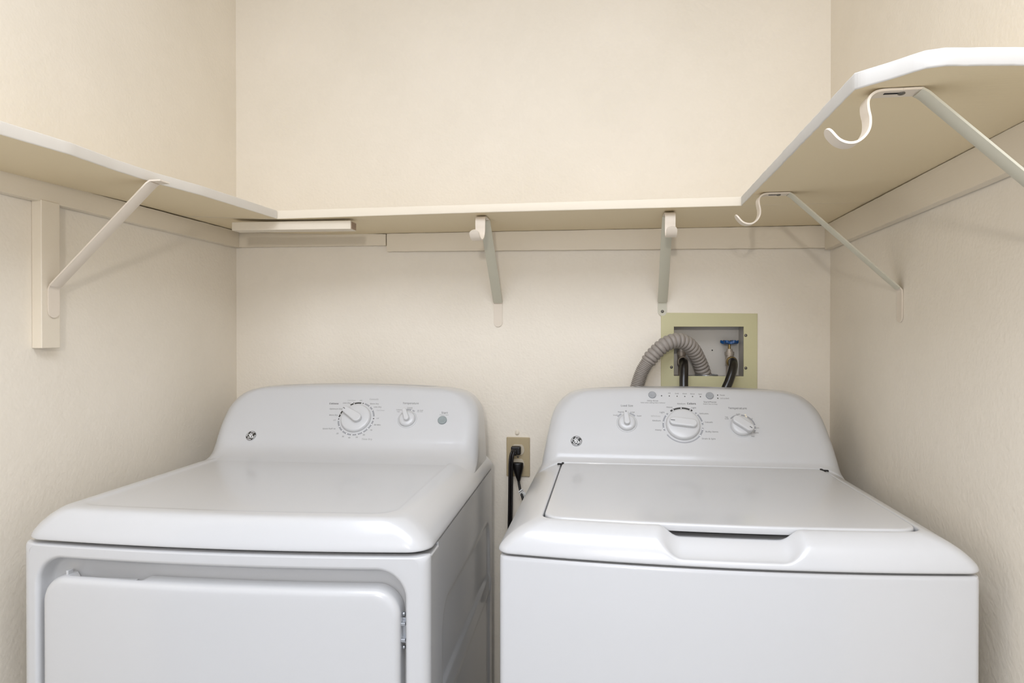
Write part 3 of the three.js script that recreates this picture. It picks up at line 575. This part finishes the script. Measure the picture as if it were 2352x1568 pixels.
// ------------------------------------------------------------------ washer water box in the back wall
{
  const t = thing('water_valve_box', 'recessed grey metal water box with a pale olive frame in the back wall', 'valve box', [0, 0, 0]);
  const s = ptShape([[0.142, 1.060], [0.384, 1.0605], [0.3842, 1.2613], [0.142, 1.2647]]);
  const h = new THREE.Path(); h.moveTo(0.1752, 1.1003); h.lineTo(0.1752, 1.2282); h.lineTo(0.3500, 1.2279); h.lineTo(0.3500, 1.1005); h.closePath(); s.holes.push(h);
  const f = part('frame', new THREE.ExtrudeGeometry(s, { depth: 0.0018, bevelEnabled: true, bevelThickness: 0.0008, bevelSize: 0.0008, bevelOffset: -0.0008, bevelSegments: 2 }).translate(0, 0, 0.0004), M.frameGreen, t, 'pale olive frame');
  for (const [x, y] of [[0.3553, 1.2056], [0.3555, 1.1218], [0.1688, 1.1229]]) part('screw', new THREE.SphereGeometry(0.0038, 16, 10).scale(1, 1, 0.5).translate(x, y, 0.0032), M.screw, f);
  const D = 0.07;
  const g = mergeGeometries([
    new THREE.BoxGeometry(0.181, 0.134, 0.002).translate(0.2626, 1.1643, -D), // back
    new THREE.BoxGeometry(0.002, 0.134, D).translate(0.1732, 1.1643, -D / 2), new THREE.BoxGeometry(0.002, 0.134, D).translate(0.3520, 1.1643, -D / 2),
    new THREE.BoxGeometry(0.181, 0.002, D).translate(0.2626, 1.2302, -D / 2), new THREE.BoxGeometry(0.181, 0.002, D).translate(0.2626, 1.0983, -D / 2)]);
  part('metal_liner', g, M.galv, t, 'galvanized metal liner');
  part('rivet_hole', new THREE.CylinderGeometry(0.0018, 0.0018, 0.0012, 14).rotateX(PI / 2).translate(0.2825, 1.166, -D + 0.0012), M.dark, t);
  part('drain_flange', latheZ([[0.0215, -0.001], [0.030, -0.001], [0.0305, 0.0015], [0.027, 0.003], [0.022, 0.0025], [0.0215, -0.001]], 36).rotateX(-PI / 2).translate(0.262, 1.1005, -0.034), M.steel, t);
}
function valve(label, x, handleMat) {
  const t = thing('water_valve', label, 'water valve', [x, 1.1372, -0.042]);
  part('body', mergeGeometries([
    new THREE.CylinderGeometry(0.0098, 0.0108, 0.030, 20).translate(0, 0.004, 0), new THREE.CylinderGeometry(0.0085, 0.0085, 0.036, 16).translate(0, -0.022, -0.001),
    new THREE.CylinderGeometry(0.0128, 0.0128, 0.010, 6).translate(0, 0.0205, 0), new THREE.CylinderGeometry(0.0075, 0.0095, 0.008, 6).translate(0, 0.029, 0),
    latheZ([[0.0085, -0.004], [0.0105, 0.006], [0.0118, 0.008], [0.0118, 0.020], [0.0095, 0.0205]], 24)]), M.valve, t);
  part('stem', new THREE.CylinderGeometry(0.0034, 0.0034, 0.022, 14).translate(0, 0.040, 0), M.brass, t);
  // hand wheel with lobes
  const pts = []; for (let i = 0; i < 72; i++) { const a = i / 72 * 2 * PI, r = 0.0215 + 0.0022 * cos(6 * a); pts.push([cos(a) * r, sin(a) * r]); }
  const w = new THREE.ExtrudeGeometry(ptShape(pts), { depth: 0.0045, bevelEnabled: true, bevelThickness: 0.0016, bevelSize: 0.0016, bevelOffset: -0.0016, bevelSegments: 3 }).rotateX(-PI / 2).translate(0, 0.0475, 0);
  const p = w.attributes.position; for (let i = 0; i < p.count; i++) { const r = hypot(p.getX(i), p.getZ(i)), a = Math.atan2(p.getZ(i), p.getX(i)); p.setY(i, p.getY(i) + 0.0035 * sstep(0.006, 0.02, r) * (0.55 + 0.45 * cos(6 * a)) - 0.001); }
  w.computeVertexNormals();
  const hd = part('handle', w, handleMat, t, handleMat === M.blue ? 'blue hand wheel' : undefined);
  part('handle_nut', new THREE.CylinderGeometry(0.004, 0.004, 0.004, 6).translate(0, 0.0535, 0), M.screw, hd);
  return t;
}
valve('right water valve in the box with a blue hand wheel on top', 0.3225, M.blue);
valve('left water valve in the box, mostly hidden under the grey drain hose', 0.1990, M.dark);
function supplyHose(label, pts, collar) {
  const t = thing('supply_hose', label, 'water hose', [0, 0, 0]);
  part('hose', tube(pts, 0.0112, 90, 18), M.black, t);
  const [x, y] = pts[0];
  part('coupling', latheZ([[0.0095, -0.0175], [0.0132, -0.0170], [0.0140, -0.014], [0.0140, -0.005], [0.0128, -0.003], [0.0112, -0.0022]], 30).translate(x, y, 0), collar, t, 'metal hose coupling');
  return t;
}
supplyHose('black water hose hanging from the right valve and slanting left behind the washer', [[0.3225, 1.1372, -0.010], [0.3228, 1.1365, 0.006], [0.3215, 1.1290, 0.020], [0.3165, 1.1130, 0.031], [0.3075, 1.0900, 0.040], [0.2960, 1.0640, 0.048], [0.288, 1.02, 0.056], [0.285, 0.95, 0.060]], M.brass);
{
  const t = supplyHose('black water hose hanging straight down from the left valve under the grey hose', [[0.1990, 1.1372, -0.010], [0.1990, 1.1360, 0.006], [0.1985, 1.1270, 0.020], [0.1975, 1.1100, 0.030], [0.1962, 1.0880, 0.040], [0.1955, 1.0650, 0.048], [0.195, 1.02, 0.056], [0.195, 0.95, 0.060]], M.valve);
  part('clamp', new THREE.TorusGeometry(0.0118, 0.0024, 10, 30).rotateX(PI / 2 + 0.35).translate(0.1952, 1.0655, 0.0482), M.whiteTag, t, 'white hose clamp');
}
{ // corrugated drain hose: coarse ribs over the arch, fine ribs lower down
  const t = thing('drain_hose', 'grey corrugated drain hose arching from behind the washer into the water box', 'drain hose', [0, 0, 0]);
  const pts = [[0.060, 0.80, 0.058], [0.064, 0.95, 0.060], [0.0735, 1.050, 0.060], [0.0877, 1.1061, 0.060], [0.1072, 1.1415, 0.060], [0.1270, 1.1650, 0.060], [0.1490, 1.1830, 0.058], [0.1760, 1.1922, 0.048], [0.2000, 1.1870, 0.034], [0.2210, 1.1700, 0.015], [0.2400, 1.1400, -0.012], [0.2540, 1.1080, -0.029], [0.2600, 1.088, -0.034]];
  const c = curve(pts), L = c.getLength();
  let best = 1e9, sSplit = 0; for (let i = 0; i <= 2000; i++) { const p = c.getPointAt(i / 2000), d = hypot(p.x - 0.103, p.y - 1.137); if (d < best) { best = d; sSplit = i / 2000 * L; } }
  part('hose', ribbed(pts, (s) => {
    if (s < sSplit) { const u = (s / 0.0042) % 1; return 0.0152 + 0.0022 * (sstep(0.0, 0.3, u) - sstep(0.6, 0.9, u)); }
    const u = ((s - sSplit) / 0.0112) % 1, blend = sstep(0, 0.006, s - sSplit);
    return lerp(0.0160, 0.0152 + 0.0046 * sqrt(max(0, sin(PI * u))), blend);
  }, 900, 30), M.hoseGrey, t);
}

// ------------------------------------------------------------------ wall outlet and cords
{
  const t = thing('wall_outlet', 'beige duplex wall outlet between the two machines with black plugs in it', 'electrical outlet', [-0.2335, 0.880, 0]);
  const p = part('cover_plate', rbox(0.063, 0.105, 0.0055, 0.0022, 0, 0, 0.00285), M.plate, t);
  for (const y of [0.0195, -0.0195]) {
    const pts = []; for (let i = 0; i < 48; i++) { const a = i / 48 * 2 * PI; pts.push([cos(a) * 0.0168, max(-0.0138, min(0.0138, sin(a) * 0.0168))]); }
    part('receptacle', new THREE.ExtrudeGeometry(ptShape(pts), { depth: 0.0016, bevelEnabled: true, bevelThickness: 0.0006, bevelSize: 0.0006, bevelSegments: 2 }).translate(0, y, 0.0052), M.receptacle, t);
  }
  part('screw', new THREE.SphereGeometry(0.0028, 14, 8).scale(1, 1, 0.4).translate(0, 0, 0.0058), M.screw, t);
  const g = new THREE.SphereGeometry(0.0075, 20, 14).scale(0.75, 1.1, 0.35).translate(-0.003, 0.0640, 0.0012), q = g.attributes.position;
  for (let i = 0; i < q.count; i++) if (q.getY(i) < 0.060) q.setY(i, 0.060 + (q.getY(i) - 0.060) * 0.35);
  g.computeVertexNormals(); part('paint_blob', g, M.trim, t, 'dried blob of cream wall paint above the plate');
}
{
  const t = thing('power_cord', 'thick flat black dryer cord dropping straight down from the upper socket', 'power cord', [0, 0, 0]);
  const x = -0.2375, y = 0.8995;
  part('plug', mergeGeometries([rbox(0.026, 0.022, 0.018, 0.004, x, y, 0.0165), rbox(0.017, 0.015, 0.012, 0.004, x - 0.004, y - 0.004, 0.029)].map((g) => g)), M.blackCord, t);
  const a = [[x - 0.003, y + 0.002, 0.028], [x - 0.007, y - 0.004, 0.037], [x - 0.010, y - 0.022, 0.040], [x - 0.011, y - 0.06, 0.040], [x - 0.012, y - 0.14, 0.040], [x - 0.014, y - 0.25, 0.040], [x - 0.016, y - 0.4, 0.04]];
  part('cable', mergeGeometries([tube(a.map(([p, q, r]) => [p - 0.003, q, r]), 0.0033, 60, 12), tube(a.map(([p, q, r]) => [p + 0.003, q, r]), 0.0033, 60, 12)]), M.blackCord, t);
}
{
  const t = thing('power_cord', 'black washer cord with a teardrop plug in the lower socket and a white tag', 'power cord', [0, 0, 0]);
  const x = -0.2325, y = 0.8605;
  part('plug', loft(spline([[0.008, 0.0148, 0.006], [0.0055, 0.0158, 0.0085], [-0.006, 0.0150, 0.0095], [-0.020, 0.0110, 0.0085], [-0.034, 0.0064, 0.006], [-0.042, 0.0040, 0.004]], 24).map(([h, w, d]) => { const r = []; for (let i = 0; i < 28; i++) { const a = i / 28 * 2 * PI; r.push([x + cos(a) * w - h * 0.06, y + h, 0.019 + (-0.042 - h) * -0.12 + sin(a) * d * 1.1]); } return r; }), { crease: 1 }), M.blackCord, t);
  part('cable', tube([[x + 0.002, y - 0.038, 0.019], [x + 0.0035, y - 0.050, 0.020], [x + 0.008, y - 0.068, 0.024], [x + 0.016, y - 0.090, 0.030], [x + 0.024, y - 0.125, 0.034], [x + 0.03, y - 0.2, 0.036], [x + 0.03, y - 0.4, 0.036]], 0.0034, 60, 12), M.blackCord, t);
  const c = document.createElement('canvas'); c.width = 128; c.height = 256; const g = c.getContext('2d'); g.fillStyle = '#f1efeb'; g.fillRect(0, 0, 128, 256); g.fillStyle = '#333'; g.fillRect(0, 26, 128, 12); g.fillRect(0, 58, 128, 5);
  for (let i = 0; i < 7; i++) g.fillRect(16, 84 + i * 22, 60 + (i * 37) % 34, 6);
  const tx = new THREE.CanvasTexture(c); tx.colorSpace = THREE.SRGBColorSpace;
  const tag = part('tag', new THREE.BoxGeometry(0.013, 0.034, 0.0006).translate(0, -0.017, 0), std({ map: tx, roughness: 0.5 }), t, 'white printed warning tag');
  tag.position.set(x + 0.0075, y - 0.064, 0.030); tag.rotation.set(0.1, 0.3, 0.62);
}

// ------------------------------------------------------------------ lamps (outside the frame)
{
  const [x, y, z] = HALL.pos, S = HALL.size;
  const t = thing('ceiling_lamp', 'square ceiling lamp of the hallway behind the camera', 'ceiling lamp', [x, y, z]);
  part('housing', rbox(S + 0.04, 0.03, S + 0.04, 0.006, 0, 0.019, 0), M.whiteTag, t);
  part('diffuser', rbox(S, 0.004, S, 0.001, 0, 0.002, 0), std({ color: 0xffffff, emissive: 0xffffff, emissiveIntensity: HALL.power * 0.15 }), t);
  const l = new THREE.RectAreaLight(0xe6efff, HALL.power, S, S); l.name = 'ceiling_light'; l.position.set(0, -0.004, 0); l.rotation.x = -PI / 2; t.add(l); // faces down
}
{
  const [x, y, z] = FLASH.pos, R = FLASH.r;
  const t = thing('camera_flash', 'flash with a white diffuser dome held just above the camera', 'flash', [x, y, z]);
  part('head', rbox(0.075, 0.055, 0.09, 0.008, 0, -0.012, R + 0.05), M.lampBody, t);
  part('diffuser_dome', new THREE.SphereGeometry(R, 32, 20), std({ color: 0xffffff, emissive: 0xffffff, emissiveIntensity: 60 }), t);
  const l = new THREE.PointLight(0xfff6ec, FLASH.power, 0, 2); l.name = 'flash_light'; l.castShadow = true; l.shadow.radius = R * 0.9 / 0.02; t.add(l);
}

renderer.render(scene, camera);
